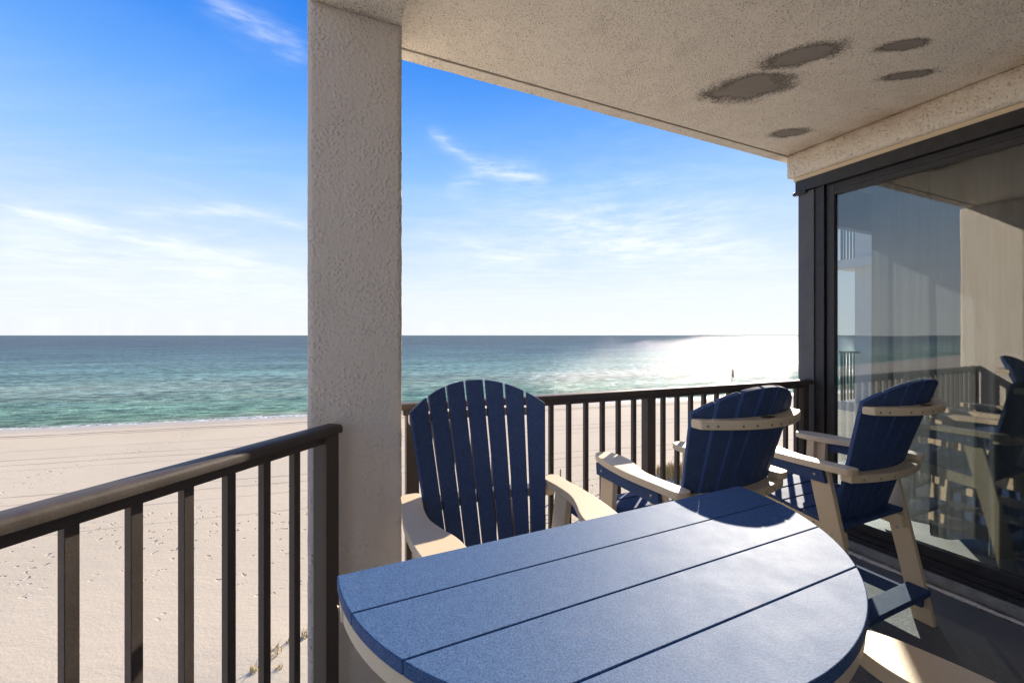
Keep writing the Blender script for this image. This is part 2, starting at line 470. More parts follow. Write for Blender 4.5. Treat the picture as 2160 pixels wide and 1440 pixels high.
def sand_mat():
    m, n = mat("beach_sand")
    P = world_pos(n)
    s = n.vmath('DOT_PRODUCT', P, tuple(sh_t))
    q = n.vmath('DOT_PRODUCT', P, tuple(sh_n))
    big = n.noise(P, 0.09, 5, 0.6)
    col = n.mix(n.maprange(big, 0.3, 0.7), (0.565, 0.455, 0.310), (0.635, 0.515, 0.355))
    # wheel tracks and wrack lines parallel to the water
    sq = n.n('ShaderNodeCombineXYZ', {0: n.math('MULTIPLY', s, 0.02), 1: 0.0, 2: 0.0}).outputs[0]
    lat = n.math('ADD', q, n.math('MULTIPLY', n.math('SUBTRACT', n.noise(sq, 1.0, 4, 0.5), 0.5), 3.2))
    brk = n.maprange(n.noise(n.n('ShaderNodeCombineXYZ', {0: n.math('MULTIPLY', s, 0.35), 1: n.math('MULTIPLY', q, 2.0), 2: 0.0}).outputs[0], 1.0, 4, 0.7), 0.36, 0.56)
    lines = None
    for (pos, wd, st) in ((48.2, 0.17, 1.0), (47.3, 0.12, 0.85), (50.2, 0.10, 0.4), (38.4, 0.12, 0.45), (36.9, 0.12, 0.45), (35.4, 0.08, 0.3), (29.6, 0.10, 0.4), (28.2, 0.10, 0.4), (26.4, 0.07, 0.35), (41.4, 0.09, 0.3), (23.6, 0.07, 0.3)):
        l = n.math('MULTIPLY', n.maprange(n.math('ABSOLUTE', n.math('SUBTRACT', lat, pos)), wd * 0.5, wd * 1.7, 1, 0), st)
        lines = l if lines is None else n.math('MAXIMUM', lines, l)
    lines = n.math('MULTIPLY', lines, n.maprange(brk, 0, 1, 0.35, 1.0))
    col = n.mix(n.math('MULTIPLY', lines, 1.0), col, (0.19, 0.15, 0.115))
    # wet, shelly strip near the water
    wet = n.maprange(n.math('ADD', q, n.math('MULTIPLY', n.noise(P, 0.25, 3, 0.5), 2.0)), SHORE - 2.2, SHORE - 0.3, 0, 1)
    shell = n.maprange(n.noise(P, 5.0, 4, 0.8), 0.5, 0.68)
    strip = n.math('MULTIPLY', n.maprange(q, 47.5, 49.0), shell)
    col = n.mix(n.math('MULTIPLY', strip, 0.6), col, (0.40, 0.31, 0.25))
    col = n.mix(n.math('MULTIPLY', wet, 0.55), col, (0.42, 0.37, 0.31))
    # relief: ripples, footprints in trails
    rip = n.noise(n.mapping(P, rot=(0, 0, R(15)), sc=(0.6, 1.6, 1)), 1.1, 6, 0.6)
    fine = n.noise(P, 9.0, 5, 0.75)
    jit = n.vmath('ADD', P, n.n('ShaderNodeVectorMath', {0: n.n('ShaderNodeTexNoise', {'Vector': P, 'Scale': 1.3, 'Detail': 3}).outputs['Color'], 3: 1.2}, operation='SCALE').outputs[0])
    vo = n.n('ShaderNodeTexVoronoi', {'Vector': jit, 'Scale': 2.5, 'Randomness': 1.0})
    foot = n.maprange(vo.outputs['Distance'], 0.14, 0.27, 1, 0, True)
    pick = n.maprange(n.n('ShaderNodeSeparateColor', {0: vo.outputs['Color']}).outputs[0], 0.30, 0.34)
    foot = n.math('MULTIPLY', foot, pick)
    trail_a = n.maprange(n.math('ABSOLUTE', n.math('SUBTRACT', n.math('ADD', q, n.math('MULTIPLY', n.noise(P, 0.12, 2, 0.5), 5.0)), 24.2)), 1.6, 4.2, 1, 0)
    trail_b = n.maprange(n.math('ABSOLUTE', n.math('SUBTRACT', n.math('ADD', s, n.math('MULTIPLY', n.noise(P, 0.1, 2, 0.5), 9.0)), -16.0)), 0.3, 0.8, 1, 0)
    trail_c = n.maprange(n.math('ABSOLUTE', n.math('SUBTRACT', n.math('ADD', s, n.math('MULTIPLY', n.noise(P, 0.13, 2, 0.5), 7.0)), 9.5)), 0.8, 2.4, 1, 0)
    trail_d = n.maprange(n.noise(P, 0.22, 3, 0.6), 0.62, 0.67)
    trail = n.math('MAXIMUM', n.math('MAXIMUM', trail_a, trail_b), n.math('MAXIMUM', trail_c, n.math('MULTIPLY', trail_d, 0.9)))
    foot = n.math('MULTIPLY', foot, trail)
    h = n.math('ADD', n.math('MULTIPLY', rip, 0.026), n.math('MULTIPLY', fine, 0.017))
    h = n.math('SUBTRACT', h, n.math('MULTIPLY', foot, 0.055))
    h = n.math('SUBTRACT', h, n.math('MULTIPLY', lines, 0.05))
    col = n.mix(n.math('MULTIPLY', foot, 0.38), col, (0.22, 0.18, 0.14))
    spk = n.maprange(n.noise(P, 14, 3, 0.8), 0.66, 0.74)
    col = n.mix(n.math('MULTIPLY', spk, 0.35), col, (0.25, 0.20, 0.16))
    p = n.n('ShaderNodeBsdfPrincipled', {'Base Color': col, 'Roughness': n.maprange(wet, 0, 1, 0.95, 0.55), 'Normal': n.bump(h, 1.0, 0.9), 'Specular IOR Level': 0.15})
    finish(n, p)
    return m


def water_mat():
    m, n = mat("sea_water")
    P = world_pos(n)
    s = n.vmath('DOT_PRODUCT', P, tuple(sh_t))
    q = n.vmath('DOT_PRODUCT', P, tuple(sh_n))
    lat = n.n('ShaderNodeCombineXYZ', {0: n.math('MULTIPLY', s, 0.25), 1: q, 2: 0.0}).outputs[0]
    d = n.math('ADD', n.math('SUBTRACT', q, SHORE), n.math('MULTIPLY', n.math('SUBTRACT', n.noise(lat, 0.05, 4, 0.6), 0.5), 26.0))
    dl = n.math('DIVIDE', n.math('LOGARITHM', n.math('ADD', n.math('MAXIMUM', d, 0.0), 4.0), 10.0), 4.0)
    col = n.ramp(dl, [(0.15, (0.28, 0.31, 0.21)), (0.20, (0.150, 0.255, 0.165)), (0.33, (0.155, 0.265, 0.195)), (0.40, (0.235, 0.310, 0.245)), (0.455, (0.165, 0.275, 0.235)),
                      (0.54, (0.098, 0.170, 0.175)), (0.66, (0.072, 0.112, 0.130)), (1.0, (0.066, 0.096, 0.112))])
    # sand bar showing through the shallows
    bar = n.maprange(n.math('ABSOLUTE', n.math('SUBTRACT', d, 22.0)), 1.0, 9.0, 1, 0, True)
    bar = n.math('MULTIPLY', bar, n.maprange(n.noise(lat, 0.10, 4, 0.6), 0.42, 0.62))
    col = n.mix(n.math('MULTIPLY', bar, 0.5), col, (0.27, 0.34, 0.24))
    # relief
    wl = n.n('ShaderNodeCombineXYZ', {0: n.math('MULTIPLY', s, 0.42), 1: q, 2: 0.0}).outputs[0]
    w1 = n.noise(wl, 0.22, 3, 0.55, 0.3)
    w2 = n.noise(wl, 0.9, 5, 0.62, 0.3)
    w3 = n.noise(P, 3.2, 4, 0.65)
    h = n.math('ADD', n.math('MULTIPLY', w1, 0.9), n.math('ADD', n.math('MULTIPLY', w2, 0.6), n.math('MULTIPLY', w3, 0.20)))
    nb = n.bump(h, 1.0, 1.0)
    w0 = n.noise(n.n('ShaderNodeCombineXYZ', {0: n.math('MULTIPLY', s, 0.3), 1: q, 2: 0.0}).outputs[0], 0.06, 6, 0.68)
    streakc = n.math('MULTIPLY', n.maprange(w2, 0.36, 0.64, 0.45, 1.6), n.maprange(w0, 0.36, 0.64, 0.72, 1.28))  # light and shade of the waves, painted into the water colour as streaks
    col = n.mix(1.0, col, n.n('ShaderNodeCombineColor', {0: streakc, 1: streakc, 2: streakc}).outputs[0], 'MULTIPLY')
    # foam
    edge = n.math('ADD', n.math('SUBTRACT', q, SHORE), n.math('MULTIPLY', n.math('SUBTRACT', n.noise(lat, 0.22, 5, 0.65), 0.5), 3.0))
    f1 = n.maprange(edge, 0.5, 1.3, 1, 0)
    f1 = n.math('MULTIPLY', f1, n.maprange(n.noise(P, 2.2, 5, 0.75), 0.40, 0.58))
    crest = n.math('MULTIPLY', n.maprange(n.math('ABSOLUTE', n.math('SUBTRACT', d, 20.0)), 0.3, 5.0, 1, 0), n.maprange(n.noise(wl, 0.35, 6, 0.7), 0.635, 0.675))
    foam = n.math('MAXIMUM', f1, n.math('MULTIPLY', crest, 0.75))
    col = n.mix(foam, col, (0.78, 0.77, 0.74))
    lw = n.n('ShaderNodeFresnel', {'IOR': 1.33, 'Normal': nb}).outputs[0]
    fac = n.math('MULTIPLY', n.math('MINIMUM', n.math('MULTIPLY', lw, 0.9), 0.13), n.math('SUBTRACT', 1.0, n.math('MULTIPLY', foam, 0.8)))
    df = n.n('ShaderNodeBsdfDiffuse', {'Color': col, 'Normal': nb})
    gl = n.n('ShaderNodeBsdfGlossy', {'Color': (1, 1, 1, 1), 'Roughness': 0.09, 'Normal': nb})
    mx = n.n('ShaderNodeMixShader', {0: fac, 1: df.outputs[0], 2: gl.outputs[0]})
    finish(n, mx)
    return m


def grass_mat(name, a, b):
    m, n = mat(name)
    P = world_pos(n)
    col = n.mix(n.noise(P, 6, 3, 0.6), a, b)
    p = n.n('ShaderNodeBsdfPrincipled', {'Base Color': col, 'Roughness': 0.7, 'Specular IOR Level': 0.2})
    finish(n, p)
    return m


M_CONC = concrete()
M_GLASS = glass("door_glass", 0.105)
M_GLASS2 = glass("window_glass", 0.04, (0.86, 0.89, 0.90))
M_SHEER = sheer()
M_SAND = sand_mat()
M_WATER = water_mat()
M_GRASS = grass_mat("dry_grass", (0.40, 0.29, 0.12), (0.55, 0.42, 0.20))
M_OATS = grass_mat("sea_oats", (0.55, 0.43, 0.26), (0.42, 0.31, 0.17))
M_WOOD = painted("weathered_wood", (0.20, 0.15, 0.11), (0.30, 0.24, 0.18), 0.8, 12)
M_FLAG = painted("flag_cloth", (0.20, 0.13, 0.12), (0.28, 0.2, 0.18), 0.8, 3)

# ------------------------------------------------------------------ beach and sea
def sand_z(s, q):
    z = SAND
    if q > 42:
        z -= (q - 42) * 0.0255
    if q < 30:
        z += max(0, (30 - q)) * 0.006 + 0.05 * noise.noise(Vector((s * 0.15, q * 0.15, 0)))
    # low dunes with grass in front of the building
    p = sh_t * s + sh_n * q
    for (dx, dy, r, hh) in DUNES:
        dd = ((p.x - dx) ** 2 + (p.y - dy) ** 2) / (r * r)
        if dd < 6:
            z += hh * math.exp(-dd) * (1 + 0.25 * noise.noise(Vector((p.x * 0.7, p.y * 0.7, 3))))
    return z


DUNES = [(9.8, 25.6, 2.4, 0.38), (13.5, 25.5, 3.2, 0.45), (18.5, 27.0, 3.5, 0.5), (-6.4, 11.4, 1.6, 0.12)]


def grid(name, ss, qs, zf, m):
    vs, fs = [], []
    for q in qs:
        for s in ss:
            p = sh_t * s + sh_n * q
            vs.append((p.x, p.y, zf(s, q)))
    ns = len(ss)
    for j in range(len(qs) - 1):
        for i in range(ns - 1):
            a = j * ns + i
            fs.append((a, a + 1, a + ns + 1, a + ns))
    me = bpy.data.meshes.new(name)
    me.from_pydata(vs, [], fs)
    me.update()
    return obj(name, me, m, smooth=True)


ss = [-9000, -2500, -700, -300, -150, -90] + [-60 + i * 0.75 for i in range(160)] + [62, 80, 120, 250, 700, 2500, 9000]
qs = [-60, -30, -12] + [-6 + i * 0.6 for i in range(112)] + [64]
struct(grid("beach_sand", ss, qs, sand_z, M_SAND), "pale trampled sand of the wide beach below the balcony", "beach")


def wave_z(s, q):
    a = min(1, max(0, (q - 51) / 12)) * min(1, max(0, (170 - q) / 60))
    k = noise.noise(Vector((s * 0.035, q * 0.02, 0))) * 4
    h = 0.13 * math.sin(q * 0.72 + k) * (0.6 + 0.8 * noise.noise(Vector((s * 0.06, q * 0.05, 5))))
    h += 0.10 * noise.noise(Vector((s * 0.16, q * 0.5, 9))) + 0.06 * noise.noise(Vector((s * 0.4, q * 1.1, 2)))
    return WATER + a * h


wss = [-40000, -9000, -2500, -700, -300, -190] + [-150 + i * 1.6 for i in range(170)] + [160, 300, 700, 2500, 9000, 40000]
wqs = [49.5 + i * 0.55 for i in range(110)] + [110 + i * 1.0 for i in range(60)] + [175, 200, 260, 400, 800, 2000, 6000, 20000, 60000]
struct(grid("sea_water", wss, wqs, wave_z, M_WATER), "green shallows turning to blue sea with sun glitter up to the horizon", "sea")

# ------------------------------------------------------------------ balcony structure
# outline of the balcony floor and of the soffit (world x, y)
OUT = 0.10
rail_a = Vector((-0.561, 2.147, 0)) * SC                       # far railing: start at the column, direction rail_d
rail_d = Vector((0.9285, 0.3714, 0))
rail_n = Vector((-0.3714, 0.9285, 0))
left_a = Vector((-0.700, 1.660, 0)) * SC                       # left railing: end at the column, runs back by left_d
left_d = Vector((-0.332, -0.943, 0))
left_n = Vector((-0.943, 0.332, 0))
back_o = -g * 1.25                                        # building wall behind the photographer
bw_r = C + (-g) * ((C - back_o).dot(g))                   # where it meets the door wall
bw_l = back_o - e * 1.25


def poly_slab(name, pts, z0, z1, m, bev=0.0):
    b = MB()
    b.prism([(p[0], p[1], z0) for p in pts], (0, 0, z1 - z0))
    return b.build(name, m, bevel=bev)


fl = [rail_a + rail_n * OUT - rail_d * 0.25, C + g * 0.42 - e * 0.0, C + e * 0.3 + g * 0.1, bw_r + e * 0.3, bw_l - e * 0.4, left_a + left_d * 2.4 + left_n * OUT, left_a + left_n * OUT - left_d * 0.25]
struct(poly_slab("balcony_floor", fl, -0.22, 0.0, M_CONC), "worn grey painted concrete floor of the balcony", "floor")

ed0 = Vector((-0.585, 2.238, 0)) * SC
ed1 = Vector((2.392, 3.598, 0)) * SC
ed_d = (ed1 - ed0).normalized()
ed_n = Vector((-ed_d.y, ed_d.x, 0))
ce = [ed0 - ed_d * 0.42, ed1, ed1 + e * 0.4 - g * 0.2, bw_r + e * 0.4 - g * 0.3, bw_l - e * 0.6 - g * 0.3, left_a + left_d * 2.4 + left_n * OUT, left_a + left_n * 0.02 - left_d * 0.20]
lip = 0.085
ci = [ed0 - ed_d * 0.42 - ed_n * lip, ed1 - ed_n * lip - ed_d * 0.02] + ce[2:]
cb = MB()
cb.prism([(p.x, p.y, CEIL) for p in ci], (0, 0, 0.25))
cz = CEIL - 0.004
nseg = 60                                                  # lip along the edge, slightly ragged
for k in range(nseg):
    L = (ed1 - ed0).length + 0.42
    a0, a1 = -0.42 + L * k / nseg, -0.42 + L * (k + 1) / nseg
    j0, j1 = (0.006 * noise.noise(Vector((a * 6, 0, 4))) for a in (a0, a1))
    p0, p1 = ed0 + ed_d * a0, ed0 + ed_d * a1
    o0, o1 = p0 + ed_n * j0, p1 + ed_n * j1
    i0, i1 = p0 - ed_n * (lip - 0.012), p1 - ed_n * (lip - 0.012)
    cb.add([(i0.x, i0.y, cz), (i1.x, i1.y, cz), (o1.x, o1.y, cz + j1), (o0.x, o0.y, cz + j0), (i0.x, i0.y, CEIL + 0.25), (i1.x, i1.y, CEIL + 0.25), (o1.x, o1.y, CEIL + 0.25), (o0.x, o0.y, CEIL + 0.25)],
           [(0, 1, 2, 3)[::-1], (4, 5, 6, 7), (2, 3, 7, 6)[::-1], (0, 1, 5, 4)])
ceil_o = cb.build("ceiling", M_CEIL)
struct(ceil_o, "rough stucco balcony ceiling with five dark grey repair patches", "ceiling")


def rough_box(name, o, ax, ay, az, m, step=0.03, amp=0.0025, parent=None, rnd=0.01, seed=0):
    """box cut fine with a hand-trowelled, slightly wavy surface and soft corners"""
    o, ax, ay, az = map(Vector, (o, ax, ay, az))
    b = bmesh.new()
    n = [max(2, round(a.length / step)) for a in (ax, ay, az)]
    cache = {}
    c = o + (ax + ay + az) / 2
    def vert(i, j, k):
        key = (i, j, k)
        if key not in cache:
            p = o + ax * (i / n[0]) + ay * (j / n[1]) + az * (k / n[2])
            nr = Vector((0, 0, 0))
            cnt = 0
            for t, nn, a in ((i, n[0], ax), (j, n[1], ay), (k, n[2], az)):
                if t == 0:
                    nr -= a.normalized(); cnt += 1
                elif t == nn:
                    nr += a.normalized(); cnt += 1
            nr.normalize()
            d = amp * (noise.noise(p * 9 + Vector((seed, 0, 0))) + 0.7 * noise.noise(p * 27))
            if cnt > 1:
                d -= rnd * (0.55 + 0.6 * noise.noise(p * 14 + Vector((0, seed, 0))))
            cache[key] = b.verts.new(p + nr * d)
        return cache[key]
    I, J, K = n
    for i in range(I):
        for j in range(J):
            b.faces.new((vert(i, j, 0), vert(i, j + 1, 0), vert(i + 1, j + 1, 0), vert(i + 1, j, 0)))
            b.faces.new((vert(i, j, K), vert(i + 1, j, K), vert(i + 1, j + 1, K), vert(i, j + 1, K)))
    for i in range(I):
        for k in range(K):
            b.faces.new((vert(i, 0, k), vert(i + 1, 0, k), vert(i + 1, 0, k + 1), vert(i, 0, k + 1)))
            b.faces.new((vert(i, J, k), vert(i, J, k + 1), vert(i + 1, J, k + 1), vert(i + 1, J, k)))
    for j in range(J):
        for k in range(K):
            b.faces.new((vert(0, j, k), vert(0, j, k + 1), vert(0, j + 1, k + 1), vert(0, j + 1, k)))
            b.faces.new((vert(I, j, k), vert(I, j + 1, k), vert(I, j + 1, k + 1), vert(I, j, k + 1)))
    if ax.cross(ay).dot(az) < 0:
        bmesh.ops.reverse_faces(b, faces=b.faces[:])
    me = bpy.data.meshes.new(name)
    b.to_mesh(me)
    b.free()
    return obj(name, me, m, parent, smooth=True)


cr = Vector((-0.4745, 1.80, 0)) * SC                           # front right corner of the column
COLW, COLD = 0.367 * SC, 0.50 * SC
BEAM_Z = CEIL - 0.146
colm = rough_box("column", cr - e * COLW + Vector((0, 0, 0.001)), e * COLW, g * COLD, (0, 0, CEIL - 0.004), M_COL, 0.02, 0.0012, None, 0.003, 3)
tag(colm, "square stucco column between the two balcony railings", "column")
bl = (cr - back_o).dot(g)
beam = rough_box("beam", cr - e * (COLW - 0.004) - g * (bl - 0.01) + Vector((0, 0, BEAM_Z)), e * (COLW - 0.008), g * (bl - 0.012), (0, 0, 0.142), M_CEIL, 0.04, 0.003, None, 0.008, 9)
tag(beam, "stucco beam running inland from the top of the column", "beam")

# building wall behind the photographer
bwall = MB()
bwall.obox(bw_l - e * 0.3 + Vector((0, 0, 0.001)), e * ((bw_r - bw_l).length + 0.6), -g * 0.2, (0, 0, CEIL - 0.002))
struct(bwall.build("back_wall", M_WALL), "stucco wall at the inland end of the balcony", "wall")

# stucco band over the glass door
band_len = (C - bw_r).length
hb = rough_box("stucco_band", C + g * 0.08 - e * 0.045 + Vector((0, 0, zf(2.735))), -g * (band_len + 0.075), e * 0.30, (0, 0, CEIL - zf(2.735) - 0.002), M_BAND, 0.03, 0.004, None, 0.008, 5)
tag(hb, "cream stucco band above the black glass door frame", "wall")
hs_ = MB()
hs_.obox(C + g * 0.05 - e * 0.012 + Vector((0, 0, zf(2.70) + 0.0005)), -g * (band_len + 0.03), e * 0.25, (0, 0, 0.032))
hs_.build("trim_strip", M_CREAM, hb, 0.006)

# ------------------------------------------------------------------ glass door with its frame
door = empty("glass_door", C)
tag(door, "tall black framed sliding glass door beside the chairs", "door")


def dloc(t, n_, z):
    """point: t metres back from the corner along the door, n_ metres out to the balcony, z up"""
    return -g * t - e * n_ + Vector((0, 0, z))


def dbox(b, t0, t1, n0, n1, z0, z1):
    b.obox(dloc(t0, n0, z0), -g * (t1 - t0), -e * (n1 - n0), (0, 0, z1 - z0))


DL = band_len - 0.02
ZH = zf(2.70)                                              # top of the head frame
ZG = zf(2.61)
SILL = 0.075
T = MB()
dbox(T, -0.014, 0.096, -0.10, 0.012, SILL + 0.002, ZG - 0.008)
T.build("corner_post", M_POST, door, 0.003)
T = MB()
dbox(T, -0.03, DL, -0.10, 0.022, ZG, ZH)
dbox(T, -0.042, 0.050, 0.0, 0.034, ZG - 0.024, ZG - 0.001)
T.build("head_frame", M_FRAME, door, 0.003)
T = MB()
dbox(T, 0.097, 0.138, -0.10, 0.000, SILL + 0.002, ZG - 0.001)
dbox(T, 0.141, 0.162, -0.10, 0.010, SILL + 0.002, ZG - 0.001)
T.build("jamb", M_FRAME, door, 0.002)
T = MB()
dbox(T, -0.02, DL, -0.12, 0.030, SILL, SILL + 0.030)
dbox(T, 0.166, DL, -0.10, 0.014, SILL + 0.031, SILL + 0.052)
dbox(T, 0.166, DL, 0.006, 0.012, SILL + 0.052, SILL + 0.064)
T.build("track", M_FRAME, door, 0.002)


def sash(t0, t1, off, nm):
    f = MB()
    zt, zb = ZG - 0.003, SILL + 0.054
    st = 0.050
    dbox(f, t0, t0 + st, off - 0.045, off, zb, zt)
    dbox(f, t1 - st, t1, off - 0.045, off, zb, zt)
    dbox(f, t0 + st, t1 - st, off - 0.045, off, zt - 0.080, zt)
    dbox(f, t0 + st, t1 - st, off - 0.045, off, zb, zb + 0.072)
    dbox(f, t0 + st, t1 - st, off - 0.045, off + 0.006, zt - 0.046, zt - 0.028)
    fo = f.build(nm, M_FRAME, door, 0.003)
    p = MB()
    dbox(p, t0 + st - 0.003, t1 - st + 0.003, off - 0.026, off - 0.020, zb + 0.066, zt - 0.075)
    p.build("pane", M_GLASS, fo)
    return fo


sash(0.166, 2.05, -0.012, "sash")
sash(1.98, DL - 0.03, -0.062, "sash")
# sill: weathered grey board under the frame and a mortar lip on the floor
sl = rough_box("door_sill", C + dloc(-0.05, -0.12, 0.0006), -g * (DL + 0.04), -e * 0.165, (0, 0, SILL - 0.0012), M_TRIM, 0.035, 0.003, None, 0.005, 8)
tag(sl, "weathered grey sill board at the foot of the glass door", "sill")
ml = rough_box("mortar_lip", C + dloc(-0.05, 0.047, 0.0008), -g * (DL + 0.04), -e * 0.035, (0, 0, 0.013), M_BAND, 0.02, 0.004, None, 0.005, 2)
tag(ml, "crumbly tan mortar strip on the floor along the door sill", "mortar strip")

# ------------------------------------------------------------------ room behind the glass
rm = 3.6
rf = MB()
rf.obox(C - g * band_len + e * 0.125 + Vector((0, 0, -0.2)), g * (band_len - 0.02), e * rm, (0, 0, 0.20 + 0.07))
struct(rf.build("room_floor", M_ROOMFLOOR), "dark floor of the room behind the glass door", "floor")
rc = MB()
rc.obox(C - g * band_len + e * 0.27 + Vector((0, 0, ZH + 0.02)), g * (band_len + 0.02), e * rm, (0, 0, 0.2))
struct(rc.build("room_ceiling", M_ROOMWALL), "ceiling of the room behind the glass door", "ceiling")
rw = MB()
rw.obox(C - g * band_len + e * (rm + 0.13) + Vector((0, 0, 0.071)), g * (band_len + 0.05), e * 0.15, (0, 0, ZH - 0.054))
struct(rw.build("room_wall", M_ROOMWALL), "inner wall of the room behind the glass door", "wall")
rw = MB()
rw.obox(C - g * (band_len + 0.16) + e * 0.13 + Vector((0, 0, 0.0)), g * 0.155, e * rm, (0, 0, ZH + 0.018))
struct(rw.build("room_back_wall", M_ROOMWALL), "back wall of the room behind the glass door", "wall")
# sea side of the room: window frame with a clear pane next to the corner
wn = empty("sea_window", C)
tag(wn, "clear window on the sea side of the room, seen through the glass door", "window")


def wbox(b, a0, a1, d0, d1, z0, z1):
    b.obox(e * a0 + g * d0 + Vector((0, 0, z0)), e * (a1 - a0), g * (d1 - d0), (0, 0, z1 - z0))


WT = zf(2.36)
f = MB()
wbox(f, 0.101, 1.60, -0.06, 0.0, WT, ZH)
wbox(f, 0.101, 1.60, -0.06, 0.0, 0.075, 0.13)
wbox(f, 0.101, 0.15, -0.06, 0.0, 0.13, WT)
wbox(f, 1.55, 1.60, -0.06, 0.0, 0.13, WT)
f.build("frame", M_FRAME, wn, 0.003)
f = MB()
wbox(f, 0.148, 1.552, -0.033, -0.027, 0.128, WT + 0.002)
f.build("pane", M_GLASS2, wn)
sw = MB()
sw.obox(C + e * 1.602 - g * 0.08 + Vector((0, 0, 0.072)), e * (rm - 1.48), g * 0.10, (0, 0, ZH - 0.055))
tag(sw.build("room_sea_wall", M_WALL), "stucco wall right of the sea window behind the curtain", "wall")
so = MB()
so.obox(C + e * 0.104 + Vector((0, 0, -0.2)), e * 8.0, g * 0.9, (0, 0, 0.19))
so.build("ledge_slab", M_CONC)
bpy.data.objects["ledge_slab"]['kind'] = 'structure'


def curtain(name, pts, z0f, z1, folds, amp, th=0.004):
    """pleated cloth along the line pts[0] -> pts[1]; z0f gives the hem height"""
    a, b_ = Vector(pts[0]), Vector(pts[1])
    d = b_ - a
    nrm = Vector((-d.y, d.x, 0)).normalized()
    n, rows = folds * 10, 14
    vs, fs = [], []
    for j in range(rows + 1):
        for i in range(n + 1):
            u = i / n
            ph = u * folds * 2 * math.pi
            sw_ = 1.0 + 0.25 * noise.noise(Vector((u * 6, j * 0.2, 1)))
            off = amp * (math.sin(ph) + 0.35 * math.sin(2.3 * ph + 1.0) + 0.9 * noise.noise(Vector((u * folds * 0.6, j * 0.05, 7)))) * sw_ * (0.55 + 0.45 * (1 - j / rows))
            p = a + d * u + nrm * off
            z0 = z0f(u)
            vs.append((p.x, p.y, z0 + (z1 - z0) * j / rows))
    for j in range(rows):
        for i in range(n):
            k = j * (n + 1) + i
            fs.append((k, k + 1, k + n + 2, k + n + 1))
    me = bpy.data.meshes.new(name)
    me.from_pydata(vs, [], fs)
    me.update()
    o = obj(name, me, M_SHEER, smooth=True)
    so_ = o.modifiers.new("cloth_thickness", 'SOLIDIFY')
    so_.thickness = 0.002
    return o


ca = C + dloc(0.27, -0.34, 0)
cbp = C + dloc(3.2, -0.28, 0)
cu = curtain("sheer_curtain", (ca, cbp), lambda u: 0.19 + 0.05 * noise.noise(Vector((u * 7, 0, 0))) + 0.02 * math.sin(u * 40), zf(2.66), 13, 0.075)
tag(cu, "long pale sheer curtain hanging in folds behind the glass door", "curtain")

# ------------------------------------------------------------------ neighbouring balconies further along the front
nb = empty("neighbour_balcony", (0, 0, 0))
tag(nb, "neighbouring balcony on the same floor, seen through the corner of the glass", "balcony", "balconies of the next flat")
NB = Vector((7.32, 9.45, 0))
b = MB()
b.obox(NB + Vector((0, 0, -0.22)), e * 4.0, -g * 2.2, (0, 0, 0.20))
b.build("slab", M_WALL, nb)
b = MB()
b.obox(NB + e * 0.05 - g * 0.05 + Vector((0, 0, 1.055)), e * 3.9, -g * 0.07, (0, 0, 0.045))
b.obox(NB + e * 0.05 - g * 0.125 + Vector((0, 0, 1.055)), e * 0.07, -g * 0.30, (0, 0, 0.045))
b.build("top_rail", M_RAIL, nb)
b = MB()
for k in range(30):
    b.obox(NB + e * (0.07 + 0.125 * k) - g * 0.07 + Vector((0, 0, -0.019)), e * (0.06 if k % 9 == 0 else 0.025), -g * 0.025, (0, 0, 1.073))
b.build("baluster_row", M_RAIL, nb)
nb2 = copy_tree(nb)
nb2.location = (0.0, 0.0, 3.15)
nb2['label'] = "neighbouring balcony one floor up, seen through the top corner of the glass"
fin = MB()
fin.obox(NB + e * 0.62 - g * 2.6 + Vector((0, 0, -7.6)), e * 6.0, -g * 0.4, (0, 0, 20.0))
fin.obox(NB + e * 0.17 - g * 0.30 + Vector((0, 0, -7.6)), e * 0.75, -g * 2.29, (0, 0, 20.0))
tag(fin.build("neighbour_wall", M_WALL), "stucco wall of the next flat beside the neighbouring balconies", "wall")

# ------------------------------------------------------------------ railings
def railing(name, label, o, d, nrm, s0, s1, bal, posts, cap_over, flip=1):
    root = empty(name, o)
    tag(root, label, "railing")
    c = MB()
    s0, s1, bal, posts = s0 * SC, s1 * SC, [q * SC for q in bal], [q * SC for q in posts]
    zt = zf(1.10)
    # rounded handrail profile swept along the rail
    prof = [(-0.035, 0), (-0.035, 0.018), (-0.032, 0.0245), (-0.025, 0.029), (0.025, 0.029), (0.032, 0.0245), (0.035, 0.018), (0.035, 0)]
    p0, p1 = d * (s0 - cap_over[0]), d * (s1 + cap_over[1])
    c.prism([p0 + nrm * a + Vector((0, 0, zt - 0.029 + z)) for a, z in prof], p1 - p0)
    h = c.build("handrail", M_RAIL, root, 0.003)
    c = MB()
    c.obox(d * s0 - nrm * 0.019 + Vector((0, 0, zt - 0.056)), d * (s1 - s0), nrm * 0.038, (0, 0, 0.0265))
    c.build("top_bar", M_RAIL, root, 0.002)
    c = MB()
    c.obox(d * s0 - nrm * 0.019 + Vector((0, 0, 0.075)), d * (s1 - s0), nrm * 0.038, (0, 0, 0.027))
    c.build("bottom_bar", M_RAIL, root, 0.002)
    for s in bal:
        b = MB()
        b.obox(d * (s - 0.012) - nrm * 0.012 + Vector((0, 0, 0.1025)), d * 0.024, nrm * 0.024, (0, 0, zt - 0.159))
        b.build("baluster", M_RAIL, root, 0.0015)
    for s in posts:
        b = MB()
        b.obox(d * (s - 0.030) - nrm * 0.030 + Vector((0, 0, 0.0005)), d * 0.060, nrm * 0.060, (0, 0, zt - 0.030))
        b.obox(d * (s - 0.05) - nrm * 0.05 + Vector((0, 0, 0.0006)), d * 0.10, nrm * 0.10, (0, 0, 0.008))
        b.build("post", M_RAIL, root, 0.003)
    return root


